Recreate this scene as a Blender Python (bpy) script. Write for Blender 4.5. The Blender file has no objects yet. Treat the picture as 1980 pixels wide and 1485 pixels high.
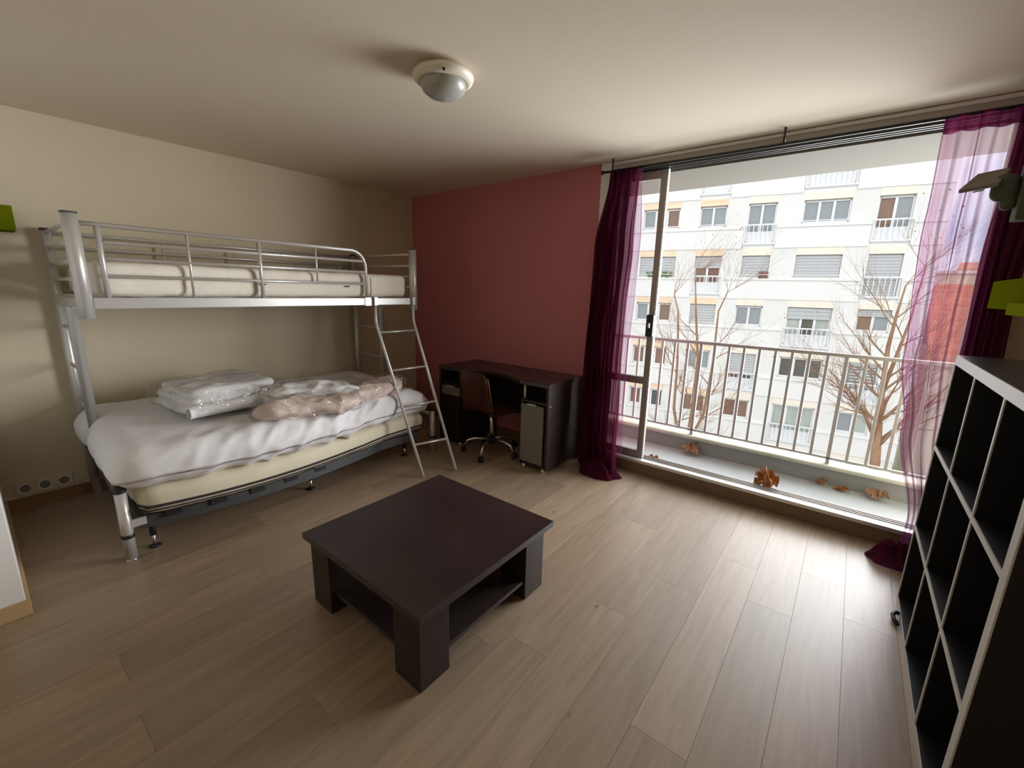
import bpy, bmesh, math, random
from mathutils import Vector, Matrix, noise
random.seed(7)
C = bpy.context.scene.collection
PI = math.pi

# ------------------------------------------------------------------ camera
W, F_PX = 1980.0, 827.47
cam_d = bpy.data.cameras.new('camera')
cam_d.sensor_width = 36.0
cam_d.lens = F_PX * 36.0 / W
cam_d.clip_start, cam_d.clip_end = 0.02, 300
cam = bpy.data.objects.new('camera', cam_d)
C.objects.link(cam)
pt, yw, rl = math.radians(12.409), math.radians(-38.104), math.radians(1.3556)
fw = Vector((math.sin(yw)*math.cos(pt), math.cos(yw)*math.cos(pt), -math.sin(pt)))
rt = Vector((math.cos(yw), -math.sin(yw), 0))
up = rt.cross(fw)
rt2 = rt*math.cos(rl) + up*math.sin(rl)
up2 = -rt*math.sin(rl) + up*math.cos(rl)
m = Matrix((rt2, up2, -fw)).transposed().to_4x4()
m.translation = Vector((4.135, -3.35, 1.503))
cam.matrix_world = m
bpy.context.scene.camera = cam

# ------------------------------------------------------------------ world, sun, exposure
SKY, SUN, FILL, EXPO = 1.5, .82, 350.0, 0.0
vs = bpy.context.scene.view_settings
vs.view_transform = 'Standard'; vs.look = 'None'; vs.gamma = 1.0; vs.use_curve_mapping = False
vs.exposure = EXPO
cy = bpy.context.scene.cycles
cy.diffuse_bounces = 7; cy.glossy_bounces = 5; cy.transparent_max_bounces = 32; cy.max_bounces = 16
cy.caustics_reflective = False; cy.caustics_refractive = False
w = bpy.data.worlds.new('world'); bpy.context.scene.world = w
w.use_nodes = True
nt = w.node_tree; nt.nodes.clear()
out = nt.nodes.new('ShaderNodeOutputWorld'); bg = nt.nodes.new('ShaderNodeBackground')
tc = nt.nodes.new('ShaderNodeTexCoord'); mp = nt.nodes.new('ShaderNodeMapping')
ns = nt.nodes.new('ShaderNodeTexNoise'); cr = nt.nodes.new('ShaderNodeValToRGB')
mp.inputs['Scale'].default_value = (1.0, 1.0, 2.6)
ns.inputs['Scale'].default_value = 2.4; ns.inputs['Detail'].default_value = 5
cr.color_ramp.elements[0].position = 0.38; cr.color_ramp.elements[0].color = (0.58, 0.69, 0.82, 1)
cr.color_ramp.elements[1].position = 0.62; cr.color_ramp.elements[1].color = (1.0, .975, .94, 1)
L = nt.links.new
L(tc.outputs['Generated'], mp.inputs[0]); L(mp.outputs[0], ns.inputs[0])
L(ns.outputs[0], cr.inputs[0]); L(cr.outputs[0], bg.inputs[0]); L(bg.outputs[0], out.inputs[0])
bg.inputs[1].default_value = SKY
sd = bpy.data.lights.new('sun', 'SUN'); sd.energy = SUN; sd.angle = math.radians(6); sd.color = (1, .93, .83)
sun = bpy.data.objects.new('sun', sd); C.objects.link(sun)
sun.rotation_euler = Vector((-0.28, 0.80, -0.62)).to_track_quat('-Z', 'Y').to_euler()
pd = bpy.data.lights.new('window_portal', 'AREA'); pd.shape = 'RECTANGLE'; pd.size = 2.2; pd.size_y = 2.3
pd.cycles.is_portal = True
po = bpy.data.objects.new('window_portal', pd); C.objects.link(po)
po.location = (3.55, 0.13, 1.27); po.rotation_euler = (math.radians(-90), 0, 0)
# added area lamp outside the window, lifts the room beyond sky and sun
dd_ = bpy.data.lights.new('window_fill_lamp', 'AREA'); dd_.shape = 'RECTANGLE'; dd_.size = 4.6; dd_.size_y = 2.8
dd_.energy = FILL; dd_.color = (.95, .975, 1.0)
do = bpy.data.objects.new('window_fill_lamp', dd_); C.objects.link(do)
do.location = (4.9, 2.3, 1.35)
do.rotation_euler = Vector((-.62, -.80, -.02)).to_track_quat('-Z', 'Y').to_euler(); dd_.spread = math.radians(115)

# ------------------------------------------------------------------ materials
def mat(name, col, rough=.5, metal=0.0, spec=.5, noise_amt=0, scale=8, col2=None, bump=0, bscale=60, stretch=None):
    m = bpy.data.materials.new(name); m.use_nodes = True
    t = m.node_tree; b = t.nodes['Principled BSDF']
    b.inputs['Base Color'].default_value = (*col, 1); b.inputs['Roughness'].default_value = rough
    b.inputs['Metallic'].default_value = metal; b.inputs['Specular IOR Level'].default_value = spec
    tc = t.nodes.new('ShaderNodeTexCoord'); src = tc.outputs['Object']
    if stretch:
        mp = t.nodes.new('ShaderNodeMapping'); mp.inputs['Scale'].default_value = stretch
        t.links.new(src, mp.inputs[0]); src = mp.outputs[0]
    if col2 is not None:
        n = t.nodes.new('ShaderNodeTexNoise'); n.inputs['Scale'].default_value = scale; n.inputs['Detail'].default_value = 4
        r = t.nodes.new('ShaderNodeValToRGB')
        r.color_ramp.elements[0].position = .35; r.color_ramp.elements[1].position = .65
        r.color_ramp.elements[0].color = (*col, 1); r.color_ramp.elements[1].color = (*col2, 1)
        t.links.new(src, n.inputs[0]); t.links.new(n.outputs[0], r.inputs[0])
        t.links.new(r.outputs[0], b.inputs['Base Color'])
    if bump:
        n = t.nodes.new('ShaderNodeTexNoise'); n.inputs['Scale'].default_value = bscale; n.inputs['Detail'].default_value = 3
        bp = t.nodes.new('ShaderNodeBump'); bp.inputs['Strength'].default_value = bump; bp.inputs['Distance'].default_value = .01
        t.links.new(src, n.inputs[0]); t.links.new(n.outputs[0], bp.inputs['Height']); t.links.new(bp.outputs[0], b.inputs['Normal'])
    return m

def sheer(name, col, alpha, tint, edge=.5):
    m = bpy.data.materials.new(name); m.use_nodes = True
    t = m.node_tree; t.nodes.clear(); N = t.nodes.new
    o = N('ShaderNodeOutputMaterial'); mix = N('ShaderNodeMixShader'); mix2 = N('ShaderNodeMixShader')
    tr = N('ShaderNodeBsdfTransparent'); df = N('ShaderNodeBsdfDiffuse'); tl = N('ShaderNodeBsdfTranslucent')
    tr.inputs[0].default_value = (*tint, 1); df.inputs[0].default_value = (*col, 1); tl.inputs[0].default_value = (*col, 1)
    wv = N('ShaderNodeTexNoise'); tc = N('ShaderNodeTexCoord'); mr = N('ShaderNodeMapRange')
    wv.inputs['Scale'].default_value = 9
    t.links.new(tc.outputs['Object'], wv.inputs[0]); t.links.new(wv.outputs[0], mr.inputs[0])
    mr.inputs['To Min'].default_value = alpha-.07; mr.inputs['To Max'].default_value = alpha+.07
    mix2.inputs[0].default_value = .5
    t.links.new(df.outputs[0], mix2.inputs[1]); t.links.new(tl.outputs[0], mix2.inputs[2])
    lw = N('ShaderNodeLayerWeight'); lw.inputs[0].default_value = .5
    pw_ = N('ShaderNodeMath'); pw_.operation = 'POWER'; pw_.inputs[1].default_value = 1.6; t.links.new(lw.outputs['Facing'], pw_.inputs[0])
    mm = N('ShaderNodeMath'); mm.operation = 'MULTIPLY_ADD'; mm.inputs[1].default_value = edge; mm.use_clamp = True
    t.links.new(pw_.outputs[0], mm.inputs[0]); t.links.new(mr.outputs[0], mm.inputs[2])
    t.links.new(mm.outputs[0], mix.inputs[0]); t.links.new(tr.outputs[0], mix.inputs[1]); t.links.new(mix2.outputs[0], mix.inputs[2])
    t.links.new(mix.outputs[0], o.inputs[0])
    return m

def thin_clear(name, gloss, rough, tint=(1, 1, 1), bump=0, bscale=30):
    m = bpy.data.materials.new(name); m.use_nodes = True
    t = m.node_tree; t.nodes.clear(); N = t.nodes.new
    o = N('ShaderNodeOutputMaterial'); mix = N('ShaderNodeMixShader'); tr = N('ShaderNodeBsdfTransparent'); g = N('ShaderNodeBsdfGlossy')
    lw = N('ShaderNodeLayerWeight'); mr = N('ShaderNodeMapRange')
    lw.inputs[0].default_value = .3; mr.inputs['To Min'].default_value = gloss*.4; mr.inputs['To Max'].default_value = min(1, gloss*3)
    tr.inputs[0].default_value = (*tint, 1); g.inputs['Roughness'].default_value = rough
    if bump:
        tc = N('ShaderNodeTexCoord'); n = N('ShaderNodeTexNoise'); bp = N('ShaderNodeBump')
        n.inputs['Scale'].default_value = bscale; n.inputs['Detail'].default_value = 2; n.inputs['Distortion'].default_value = .8
        bp.inputs['Strength'].default_value = bump; bp.inputs['Distance'].default_value = .03
        t.links.new(tc.outputs['Object'], n.inputs[0]); t.links.new(n.outputs[0], bp.inputs['Height'])
        t.links.new(bp.outputs[0], g.inputs['Normal']); t.links.new(bp.outputs[0], lw.inputs['Normal'])
    t.links.new(lw.outputs['Facing'], mr.inputs[0]); t.links.new(mr.outputs[0], mix.inputs[0])
    t.links.new(tr.outputs[0], mix.inputs[1]); t.links.new(g.outputs[0], mix.inputs[2]); t.links.new(mix.outputs[0], o.inputs[0])
    return m

def plank_mat():
    m = bpy.data.materials.new('oak_laminate'); m.use_nodes = True
    t = m.node_tree; b = t.nodes['Principled BSDF']; N = t.nodes.new; K = t.links.new
    oi = N('ShaderNodeObjectInfo'); tc = N('ShaderNodeTexCoord')
    ad = N('ShaderNodeVectorMath'); ad.operation = 'ADD'
    cb = N('ShaderNodeCombineXYZ'); ml = N('ShaderNodeMath'); ml.operation = 'MULTIPLY'; ml.inputs[1].default_value = 37
    K(oi.outputs['Random'], ml.inputs[0]); K(ml.outputs[0], cb.inputs[0]); K(ml.outputs[0], cb.inputs[1]); K(ml.outputs[0], cb.inputs[2])
    K(tc.outputs['Object'], ad.inputs[0]); K(cb.outputs[0], ad.inputs[1])
    mp = N('ShaderNodeMapping'); mp.inputs['Scale'].default_value = (16, 1.3, 1); K(ad.outputs[0], mp.inputs[0])
    n = N('ShaderNodeTexNoise'); n.inputs['Scale'].default_value = 1.6; n.inputs['Detail'].default_value = 7; n.inputs['Distortion'].default_value = 1.1
    K(mp.outputs[0], n.inputs[0])
    r = N('ShaderNodeValToRGB'); e = r.color_ramp.elements
    e[0].position = .30; e[0].color = (.315, .225, .148, 1); e[1].position = .72; e[1].color = (.415, .31, .215, 1)
    e2 = r.color_ramp.elements.new(.5); e2.color = (.365, .268, .182, 1)
    K(n.outputs[0], r.inputs[0])
    # small knots
    v = N('ShaderNodeTexVoronoi'); v.inputs['Scale'].default_value = 2.2
    mp2 = N('ShaderNodeMapping'); mp2.inputs['Scale'].default_value = (1.6, .9, 1); K(ad.outputs[0], mp2.inputs[0]); K(mp2.outputs[0], v.inputs[0])
    kr = N('ShaderNodeMapRange'); kr.inputs['From Min'].default_value = .015; kr.inputs['From Max'].default_value = .045
    kr.inputs['To Min'].default_value = .35; kr.inputs['To Max'].default_value = 1.0; K(v.outputs['Distance'], kr.inputs[0])
    tone = N('ShaderNodeMapRange'); tone.inputs['To Min'].default_value = .84; tone.inputs['To Max'].default_value = 1.14
    K(oi.outputs['Random'], tone.inputs[0])
    m2 = N('ShaderNodeMath'); m2.operation = 'MULTIPLY'; K(kr.outputs[0], m2.inputs[0]); K(tone.outputs[0], m2.inputs[1])
    mx = N('ShaderNodeVectorMath'); mx.operation = 'SCALE'; K(r.outputs[0], mx.inputs[0]); K(m2.outputs[0], mx.inputs['Scale'])
    K(mx.outputs[0], b.inputs['Base Color'])
    b.inputs['Roughness'].default_value = .40; b.inputs['Specular IOR Level'].default_value = .9; b.inputs['Coat Weight'].default_value = .3; b.inputs['Coat Roughness'].default_value = .30
    bp = N('ShaderNodeBump'); bp.inputs['Strength'].default_value = .08; bp.inputs['Distance'].default_value = .004
    K(n.outputs[0], bp.inputs['Height']); K(bp.outputs[0], b.inputs['Normal'])
    return m

M = {}
M['plank'] = plank_mat()
M['sub'] = mat('subfloor', (.06, .045, .035), .9)
M['wall'] = mat('off_white_paint', (.65, .57, .415), .8, bump=.06, bscale=90, col2=(.625, .545, .39), scale=1.5)
M['ceil'] = mat('ceiling_paint', (.69, .61, .485), .85, bump=.05, bscale=70)
M['pink'] = mat('dusty_rose_paint', (.52, .172, .195), .75, bump=.06, bscale=90)
M['white'] = mat('white_paint', (.80, .79, .76), .5)
M['woodtrim'] = mat('brown_wood_trim', (.26, .13, .06), .5, col2=(.20, .095, .045), scale=5, stretch=(2, 2, 20))
M['sillwood'] = mat('sill_board', (.27, .18, .115), .55, col2=(.22, .145, .09), scale=6, stretch=(1, 10, 10))
M['pale'] = mat('pale_wood_trim', (.55, .38, .20), .5, col2=(.48, .33, .17), scale=5)
M['alu'] = mat('window_metal', (.36, .32, .285), .42, .3)
M['alulight'] = mat('bare_aluminium', (.78, .78, .77), .35, .5)
M['aludark'] = mat('dark_track', (.06, .06, .055), .5, .3)
M['black'] = mat('black_plastic', (.012, .012, .012), .45)
M['glass'] = thin_clear('window_glass', .06, .02)
M['steel'] = mat('silver_paint_steel', (.62, .605, .575), .36, .45, bump=.02, bscale=120)
M['chrome'] = mat('chrome', (.75, .75, .74), .18, .9)
M['darkgrey'] = mat('grey_base_metal', (.07, .073, .074), .5, .3)
M['cream'] = mat('cream_cover', (.72, .66, .50), .9, bump=.15, bscale=50)
M['quilt'] = mat('quilted_ivory', (.86, .80, .69), .9, bump=.5, bscale=22)
M['sheet'] = mat('white_cotton_sheet', (.80, .79, .80), .9, bump=.1, bscale=40)
M['duvet'] = mat('white_duvet', (.90, .90, .89), .9, bump=.15, bscale=25)
M['pinkpillow'] = mat('pinkish_pillow', (.74, .60, .53), .9, bump=.15, bscale=25)
M['piping'] = mat('dark_piping', (.03, .02, .022), .8)
M['bag'] = thin_clear('clear_plastic_bag', .11, .09, (.97, .97, .97), 1.0, 22)
M['red'] = mat('red_tag', (.5, .012, .02), .5)
M['wenge'] = mat('wenge_laminate', (.030, .019, .019), .30, 0, .5, col2=(.040, .027, .026), scale=3.2, bump=.03, bscale=30)
M['wengev'] = mat('wenge_grain', (.019, .012, .010), .42, 0, .4, col2=(.030, .019, .016), scale=4, stretch=(14, 14, 1.2))
M['greyfront'] = mat('grey_front', (.19, .175, .15), .5, 0, .4)
M['ply'] = mat('brown_plywood', (.055, .016, .009), .35, col2=(.075, .022, .012), scale=3, stretch=(10, 2, 1))
M['plyedge'] = mat('plywood_edge', (.35, .17, .06), .5)
M['bookblack'] = mat('black_brown_laminate', (.010, .009, .010), .45, 0, .45)
M['booktop'] = mat('grey_top', (.055, .05, .048), .28, 0, .5)
M['bookwhite'] = mat('white_edge', (.62, .62, .60), .5)
M['lime'] = mat('lime_lacquer', (.125, .15, .004), .9, 0, .0)
M['limelit'] = mat('lit_lime_lacquer', (.20, .24, .01), .9, 0, .0)  # brighter copy of the lime, the ledge's stronger light put into its colour
M['curtL'] = sheer('dense_purple_voile', (.115, .018, .046), .72, (.62, .34, .46), .35)
M['curtR'] = sheer('sheer_purple_voile', (.25, .05, .165), .21, (.91, .80, .90), .75)
M['curtD'] = sheer('hanging_purple_voile', (.115, .016, .048), .80, (.62, .34, .46), .3)
M['lampring'] = mat('cream_lamp_ring', (.74, .69, .56), .4)
M['lampdome'] = mat('frosted_lamp_dome', (.36, .36, .32), .28)
M['lampgrey'] = mat('grey_green_lamp', (.11, .12, .09), .85, 0, .06)
M['lampplate'] = mat('grey_lamp_plate', (.25, .22, .19), .6, 0, .2)
M['conc'] = mat('grey_parapet_paint', (.33, .34, .335), .85, col2=(.29, .30, .295), scale=3)
M['concfloor'] = mat('balcony_floor_paint', (.60, .635, .64), .6, col2=(.54, .575, .58), scale=2.5)
M['cap'] = mat('cream_cap', (.58, .57, .47), .8, col2=(.48, .47, .39), scale=6)
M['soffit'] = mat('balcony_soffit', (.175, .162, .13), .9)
M['railp'] = mat('rail_paint', (.40, .375, .355), .5)
M['leaf'] = mat('dry_leaf', (.45, .17, .02), .5, col2=(.33, .11, .015), scale=14)
M['leafpale'] = mat('faded_leaf', (.42, .24, .12), .7, col2=(.33, .17, .08), scale=14)
M['facade'] = mat('white_render', (.80, .79, .755), .9, col2=(.765, .755, .715), scale=.5)
M['panel'] = mat('spandrel_render', (.82, .812, .78), .9)
M['lintelcream'] = mat('cream_blind_box', (.86, .80, .67), .8)
M['lintelorange'] = mat('orange_blind_box', (.84, .58, .42), .8, col2=(.86, .74, .52), scale=1.2, stretch=(.3, .3, 6))
M['wframe'] = mat('white_window_frame', (.80, .81, .82), .5)
M['paneblue'] = mat('bluegrey_pane', (.30, .33, .34), .3)
M['panedark'] = mat('dark_pane', (.10, .105, .09), .3)
M['panebrown'] = mat('brown_pane', (.24, .15, .11), .4)
M['panered'] = mat('red_brown_pane', (.22, .11, .085), .4)
M['panecurt'] = mat('curtained_pane', (.48, .52, .47), .6, col2=(.38, .42, .39), scale=3, stretch=(6, 6, .3))
M['shutter'] = mat('grey_shutter', (.52, .53, .53), .7)
M['bark'] = mat('bark', (.30, .15, .08), .9, col2=(.36, .23, .14), scale=3)
M['twig'] = mat('twig_leaf', (.42, .20, .08), .8)
M['rooftile'] = mat('red_roof_tile', (.70, .31, .19), .8, col2=(.78, .42, .27), scale=2)
M['housecream'] = mat('cream_wall', (.72, .68, .52), .9)
M['street'] = mat('pale_paving', (.42, .41, .39), .9, col2=(.36, .35, .33), scale=.5)
M['plant'] = mat('leaf_green', (.12, .22, .06), .7)

# ------------------------------------------------------------------ helpers
ORG = {}
class MB:
    def __init__(s): s.v = []; s.f = []; s.sm = []
    def add(s, vs, fs, smooth=False):
        o = len(s.v); s.v += [Vector(v) for v in vs]
        s.f += [tuple(i+o for i in f) for f in fs]; s.sm += [smooth]*len(fs)
    def box(s, x0, x1, y0, y1, z0, z1):
        s.add([(x0,y0,z0),(x1,y0,z0),(x1,y1,z0),(x0,y1,z0),(x0,y0,z1),(x1,y0,z1),(x1,y1,z1),(x0,y1,z1)],
              [(0,3,2,1),(4,5,6,7),(0,1,5,4),(1,2,6,5),(2,3,7,6),(3,0,4,7)]); return s
    def tube(s, pts, r, n=10, caps=True):
        pts = [Vector(p) for p in pts]; k = len(pts)
        rs = r if isinstance(r, (list, tuple)) else [r]*k
        base = None; vs = []
        for i, p in enumerate(pts):
            d = (pts[min(i+1,k-1)]-pts[max(i-1,0)]).normalized()
            if base is None:
                a = Vector((0,0,1)) if abs(d.z) < .9 else Vector((1,0,0)); base = d.cross(a).normalized()
            base = (base - d*base.dot(d)).normalized(); b2 = d.cross(base)
            for j in range(n):
                a = 2*PI*j/n; vs.append(p + (base*math.cos(a)+b2*math.sin(a))*rs[i])
        fs = [(i*n+j, i*n+(j+1)%n, (i+1)*n+(j+1)%n, (i+1)*n+j) for i in range(k-1) for j in range(n)]
        s.add(vs, fs, True)
        if caps:
            o = len(s.v)-len(vs)
            s.f += [tuple(o+j for j in range(n))[::-1], tuple(o+(k-1)*n+j for j in range(n))]; s.sm += [False]*2
        return s
    def lathe(s, prof, c, n=32):
        c = Vector(c); vs = []
        for r, z in prof:
            for j in range(n):
                a = 2*PI*j/n; vs.append(c+Vector((r*math.cos(a), r*math.sin(a), z)))
        fs = [(i*n+j, i*n+(j+1)%n, (i+1)*n+(j+1)%n, (i+1)*n+j) for i in range(len(prof)-1) for j in range(n)]
        s.add(vs, fs, True); return s
    def prism(s, poly, z0, z1):
        n = len(poly)
        s.add([(x,y,z0) for x,y in poly]+[(x,y,z1) for x,y in poly],
              [tuple(range(n))[::-1], tuple(range(n,2*n))]+[(i,(i+1)%n,n+(i+1)%n,n+i) for i in range(n)]); return s
    def grid(s, fn, nu, nv, smooth=True):
        s.add([fn(i/nu, j/nv) for j in range(nv+1) for i in range(nu+1)],
              [(j*(nu+1)+i, j*(nu+1)+i+1, (j+1)*(nu+1)+i+1, (j+1)*(nu+1)+i) for j in range(nv) for i in range(nu)], smooth); return s
    def soft(s, lo, hi, r, n, fn=None):
        lo, hi = Vector(lo), Vector(hi); r = Vector(r) if not isinstance(r, (int, float)) else Vector((r,r,r))
        idx = {}; vs = []; fs = []
        def V(i, j, k):
            key = (i,j,k)
            if key not in idx:
                q = Vector((lo[a]+(hi[a]-lo[a])*key[a]/n[a] for a in range(3)))
                c = Vector((min(max(q[a], lo[a]+r[a]), hi[a]-r[a]) for a in range(3)))
                d = Vector(((q[a]-c[a])/r[a] for a in range(3)))
                if d.length > 1e-6:
                    d.normalize(); q = c + Vector((d[a]*r[a] for a in range(3)))
                nn = d if d.length else Vector((0,0,1))
                if fn: q = fn(q, nn)
                idx[key] = len(vs); vs.append(q)
            return idx[key]
        for a in range(3):
            b, c = (a+1)%3, (a+2)%3
            for side in (0, n[a]):
                for i in range(n[b]):
                    for j in range(n[c]):
                        q = []
                        for di, dj in ((0,0),(1,0),(1,1),(0,1)):
                            kk = [0,0,0]; kk[a] = side; kk[b] = i+di; kk[c] = j+dj; q.append(V(*kk))
                        fs.append(tuple(q) if side else tuple(q[::-1]))
        s.add(vs, fs, True); return s
    def build(s, name, m, parent=None, bevel=0, seg=2, origin=None, **props):
        o0 = Vector(origin) if origin is not None else (ORG.get(parent.name, Vector()) if parent else Vector())
        me = bpy.data.meshes.new(name)
        me.from_pydata([v-o0 for v in s.v], [], s.f)
        for p, q in zip(me.polygons, s.sm): p.use_smooth = q
        me.materials.append(m); me.update()
        o = bpy.data.objects.new(name, me); C.objects.link(o); ORG[o.name] = o0
        if parent:
            o.parent = parent; o.location = o0-ORG.get(parent.name, Vector())
        else: o.location = o0
        if bevel:
            bv = o.modifiers.new('bevel', 'BEVEL'); bv.width = bevel; bv.segments = seg; bv.limit_method = 'ANGLE'
        for k, v in props.items(): o[k] = v
        return o
def box(*a): return MB().box(*a)
def thing(name, label, cat, loc=(0,0,0), group=None):
    o = bpy.data.objects.new(name, None); C.objects.link(o); o.location = loc; o.empty_display_size = .1
    ORG[o.name] = Vector(loc); o['label'] = label; o['category'] = cat
    if group: o['group'] = group
    return o
def tag(o, label, cat, group=None):
    o['label'] = label; o['category'] = cat
    if group: o['group'] = group
    return o
def struct(name, mb, m, **k): return mb.build(name, m, kind='structure', **k)
def nz(p, s=1.0): return noise.noise(Vector(p)*s)

# ------------------------------------------------------------------ setting
H, RX, YB = 2.5, 4.95, -4.5
floor = struct('floor', box(-.1, RX+.1, YB-.1, .0, -.16, -.012), M['sub'])
PW, PL = .195, 1.285
pmesh = {}
rng = random.Random(3)
x_first = 3.729 - 20*PW
fixed = {18: -2.06, 20: -1.25-.0, 17: -2.163, 19: -1.62}
col = 0
x = x_first
while x < RX:
    x0, x1 = max(x, 0.002), min(x+PW, RX-.002)
    if x1-x0 > .02:
        j0 = fixed.get(col+1, None)
        off = (j0 if j0 is not None else -rng.random()*PL) % PL
        ys = [YB+.002]
        k = math.ceil((YB-off)/PL)
        while off+k*PL < -.14:
            if off+k*PL-ys[-1] > .12: ys.append(off+k*PL)
            k += 1
        ys.append(-.004)
        for a, b in zip(ys, ys[1:]):
            key = (round(x1-x0, 3), round(b-a, 3))
            if key not in pmesh:
                wx, ly = x1-x0, b-a; g = .0004; c = .0002
                bmx = MB(); bmx.v = [Vector(q) for q in ((g,g,-.012),(wx-g,g,-.012),(wx-g,ly-g,-.012),(g,ly-g,-.012),
                    (g,g,-c),(wx-g,g,-c),(wx-g,ly-g,-c),(g,ly-g,-c),(g+c,g+c,0),(wx-g-c,g+c,0),(wx-g-c,ly-g-c,0),(g+c,ly-g-c,0))]
                bmx.f = [(0,3,2,1)]+[(i,(i+1)%4,4+(i+1)%4,4+i) for i in range(4)]+[(4+i,4+(i+1)%4,8+(i+1)%4,8+i) for i in range(4)]+[(8,9,10,11)]
                me = bpy.data.meshes.new('plank'); me.from_pydata(bmx.v, [], bmx.f); me.materials.append(M['plank']); pmesh[key] = me
            o = bpy.data.objects.new('plank', pmesh[key]); C.objects.link(o); o.parent = floor; o.location = (x0, a, 0)
    x += PW; col += 1
T = .22
struct('ceiling', box(-T, RX+T, YB-T, .15, H, H+.25), M['ceil'])
struct('wall_left', box(-T, 0, YB-T, .15, -.16, H), M['wall'])
struct('wall_back', box(0, 2.376, 0, .15, -.16, H), M['pink'])
struct('wall_back', box(4.63, RX+T, 0, .15, -.16, H), M['wall'])
struct('wall_right', box(RX, RX+T, YB-T, 0, -.16, H), M['wall'])
struct('wall_front', box(0, RX, YB-T, YB, -.16, H), M['wall'])
pw = struct('wall_partition', box(0, 1.375, -3.463, -3.378, 0, H), M['white'], bevel=.003)
box(.014, 1.381, -3.378, -3.366, .0, .07).build('skirting', M['pale'], pw, bevel=.002)
box(1.375, 1.387, -3.469, -3.366, .0, .075).build('skirting', M['pale'], pw, bevel=.002)
struct('baseboard_left', box(0, .014, -3.366, 0, 0, .085), M['woodtrim'], bevel=.003)
struct('baseboard_back', box(.014, 2.376, -.014, 0, 0, .085), M['woodtrim'], bevel=.003)
# window opening
struct('trim_1', box(2.376, 2.475, -.012, .15, .0, H), M['white'], bevel=.003)
step = struct('trim_2', box(2.475, 4.63, .0, .14, -.16, .098), M['sillwood'])
box(2.47, 4.63, -.012, .045, .098, .124).build('sill_nosing', M['alulight'], step, bevel=.003)
g = box(2.475, 4.63, .045, .15, .098, .106)
for y in (.058, .085, .112, .138): g.box(2.475, 4.63, y-.004, y+.004, .106, .123)
g.build('sliding_track', M['alu'], step)
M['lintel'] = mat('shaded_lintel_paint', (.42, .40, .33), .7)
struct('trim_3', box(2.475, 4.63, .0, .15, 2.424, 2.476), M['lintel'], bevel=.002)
tl = MB()
for y in (.012, .05, .088): tl.box(2.475, 4.63, y-.006, y+.006, 2.409, 2.424)
tl.build('head_track', M['aludark'], bpy.data.objects['trim_3'])
tl = MB()
for y in (.031, .069): tl.box(2.475, 4.63, y-.009, y+.009, 2.416, 2.424)
tl.build('track_groove', M['darkgrey'], bpy.data.objects['trim_3'])
struct('trim_4', box(2.475, 4.95, -.016, .0, 2.477, 2.494), M['white'], bevel=.003)
struct('trim_5', box(2.475, 4.63, 0, .15, 2.476, H), M['white'])
# fixed and sliding leaf at the left of the opening
d1 = struct('door_1', box(2.845, 2.892, .045, .085, .125, 2.407), M['alu'], bevel=.004)
box(2.48, 2.525, .045, .085, .125, 2.407).build('stile', M['alu'], d1, bevel=.004)
box(2.525, 2.845, .045, .085, 2.345, 2.407).build('top_rail', M['alu'], d1, bevel=.004)
box(2.525, 2.845, .045, .085, .125, .185).build('bottom_rail', M['alu'], d1, bevel=.004)
box(2.525, 2.845, .045, .085, .765, .825).build('middle_rail', M['alu'], d1, bevel=.004)
box(2.525, 2.845, .063, .067, .825, 2.345).build('glass_pane', M['glass'], d1)
box(2.525, 2.845, .063, .067, .185, .765).build('glass_pane', M['glass'], d1)
lk = box(2.838, 2.897, .018, .045, 1.16, 1.335).build('lock_case', M['black'], d1, bevel=.006)
box(2.86, 2.875, .004, .018, 1.23, 1.27).build('latch', M['chrome'], lk, bevel=.002)
box(2.892, 2.898, .05, .08, .125, 2.407).build('edge_seal', M['alulight'], d1)
# balcony structure
struct('floor_balcony', box(1.2, 6.4, .15, .82, -.28, .04), M['concfloor'])
up_ = struct('wall_parapet', box(1.2, 6.4, .72, .84, .04, .175), M['conc'])
box(1.2, 6.4, .68, .865, .175, .205).build('coping', M['cap'], up_, bevel=.012)
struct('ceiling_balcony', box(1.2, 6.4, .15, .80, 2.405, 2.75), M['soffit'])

# ------------------------------------------------------------------ balcony railing
rl_ = thing('balcony_railing', 'painted metal balcony railing of thin upright bars along the parapet', 'railing', (3.6, .75, .205))
MB().box(1.3, 6.3, .732, .768, 1.062, 1.088).build('top_rail', M['railp'], rl_, bevel=.004)
MB().box(1.3, 6.3, .737, .763, .245, .262).build('bottom_rail', M['railp'], rl_, bevel=.003)
pitch = 1.048/9
for k in range(-14, 27):
    x = 3.093+k*pitch
    if k % 9 == 0:
        box(x-.013, x+.013, .737, .763, .203, 1.062).build('post', M['railp'], rl_, bevel=.003)
    else:
        box(x-.010, x+.010, .740, .760, .261, 1.064).build('bar', M['railp'], rl_, bevel=.002)

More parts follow.
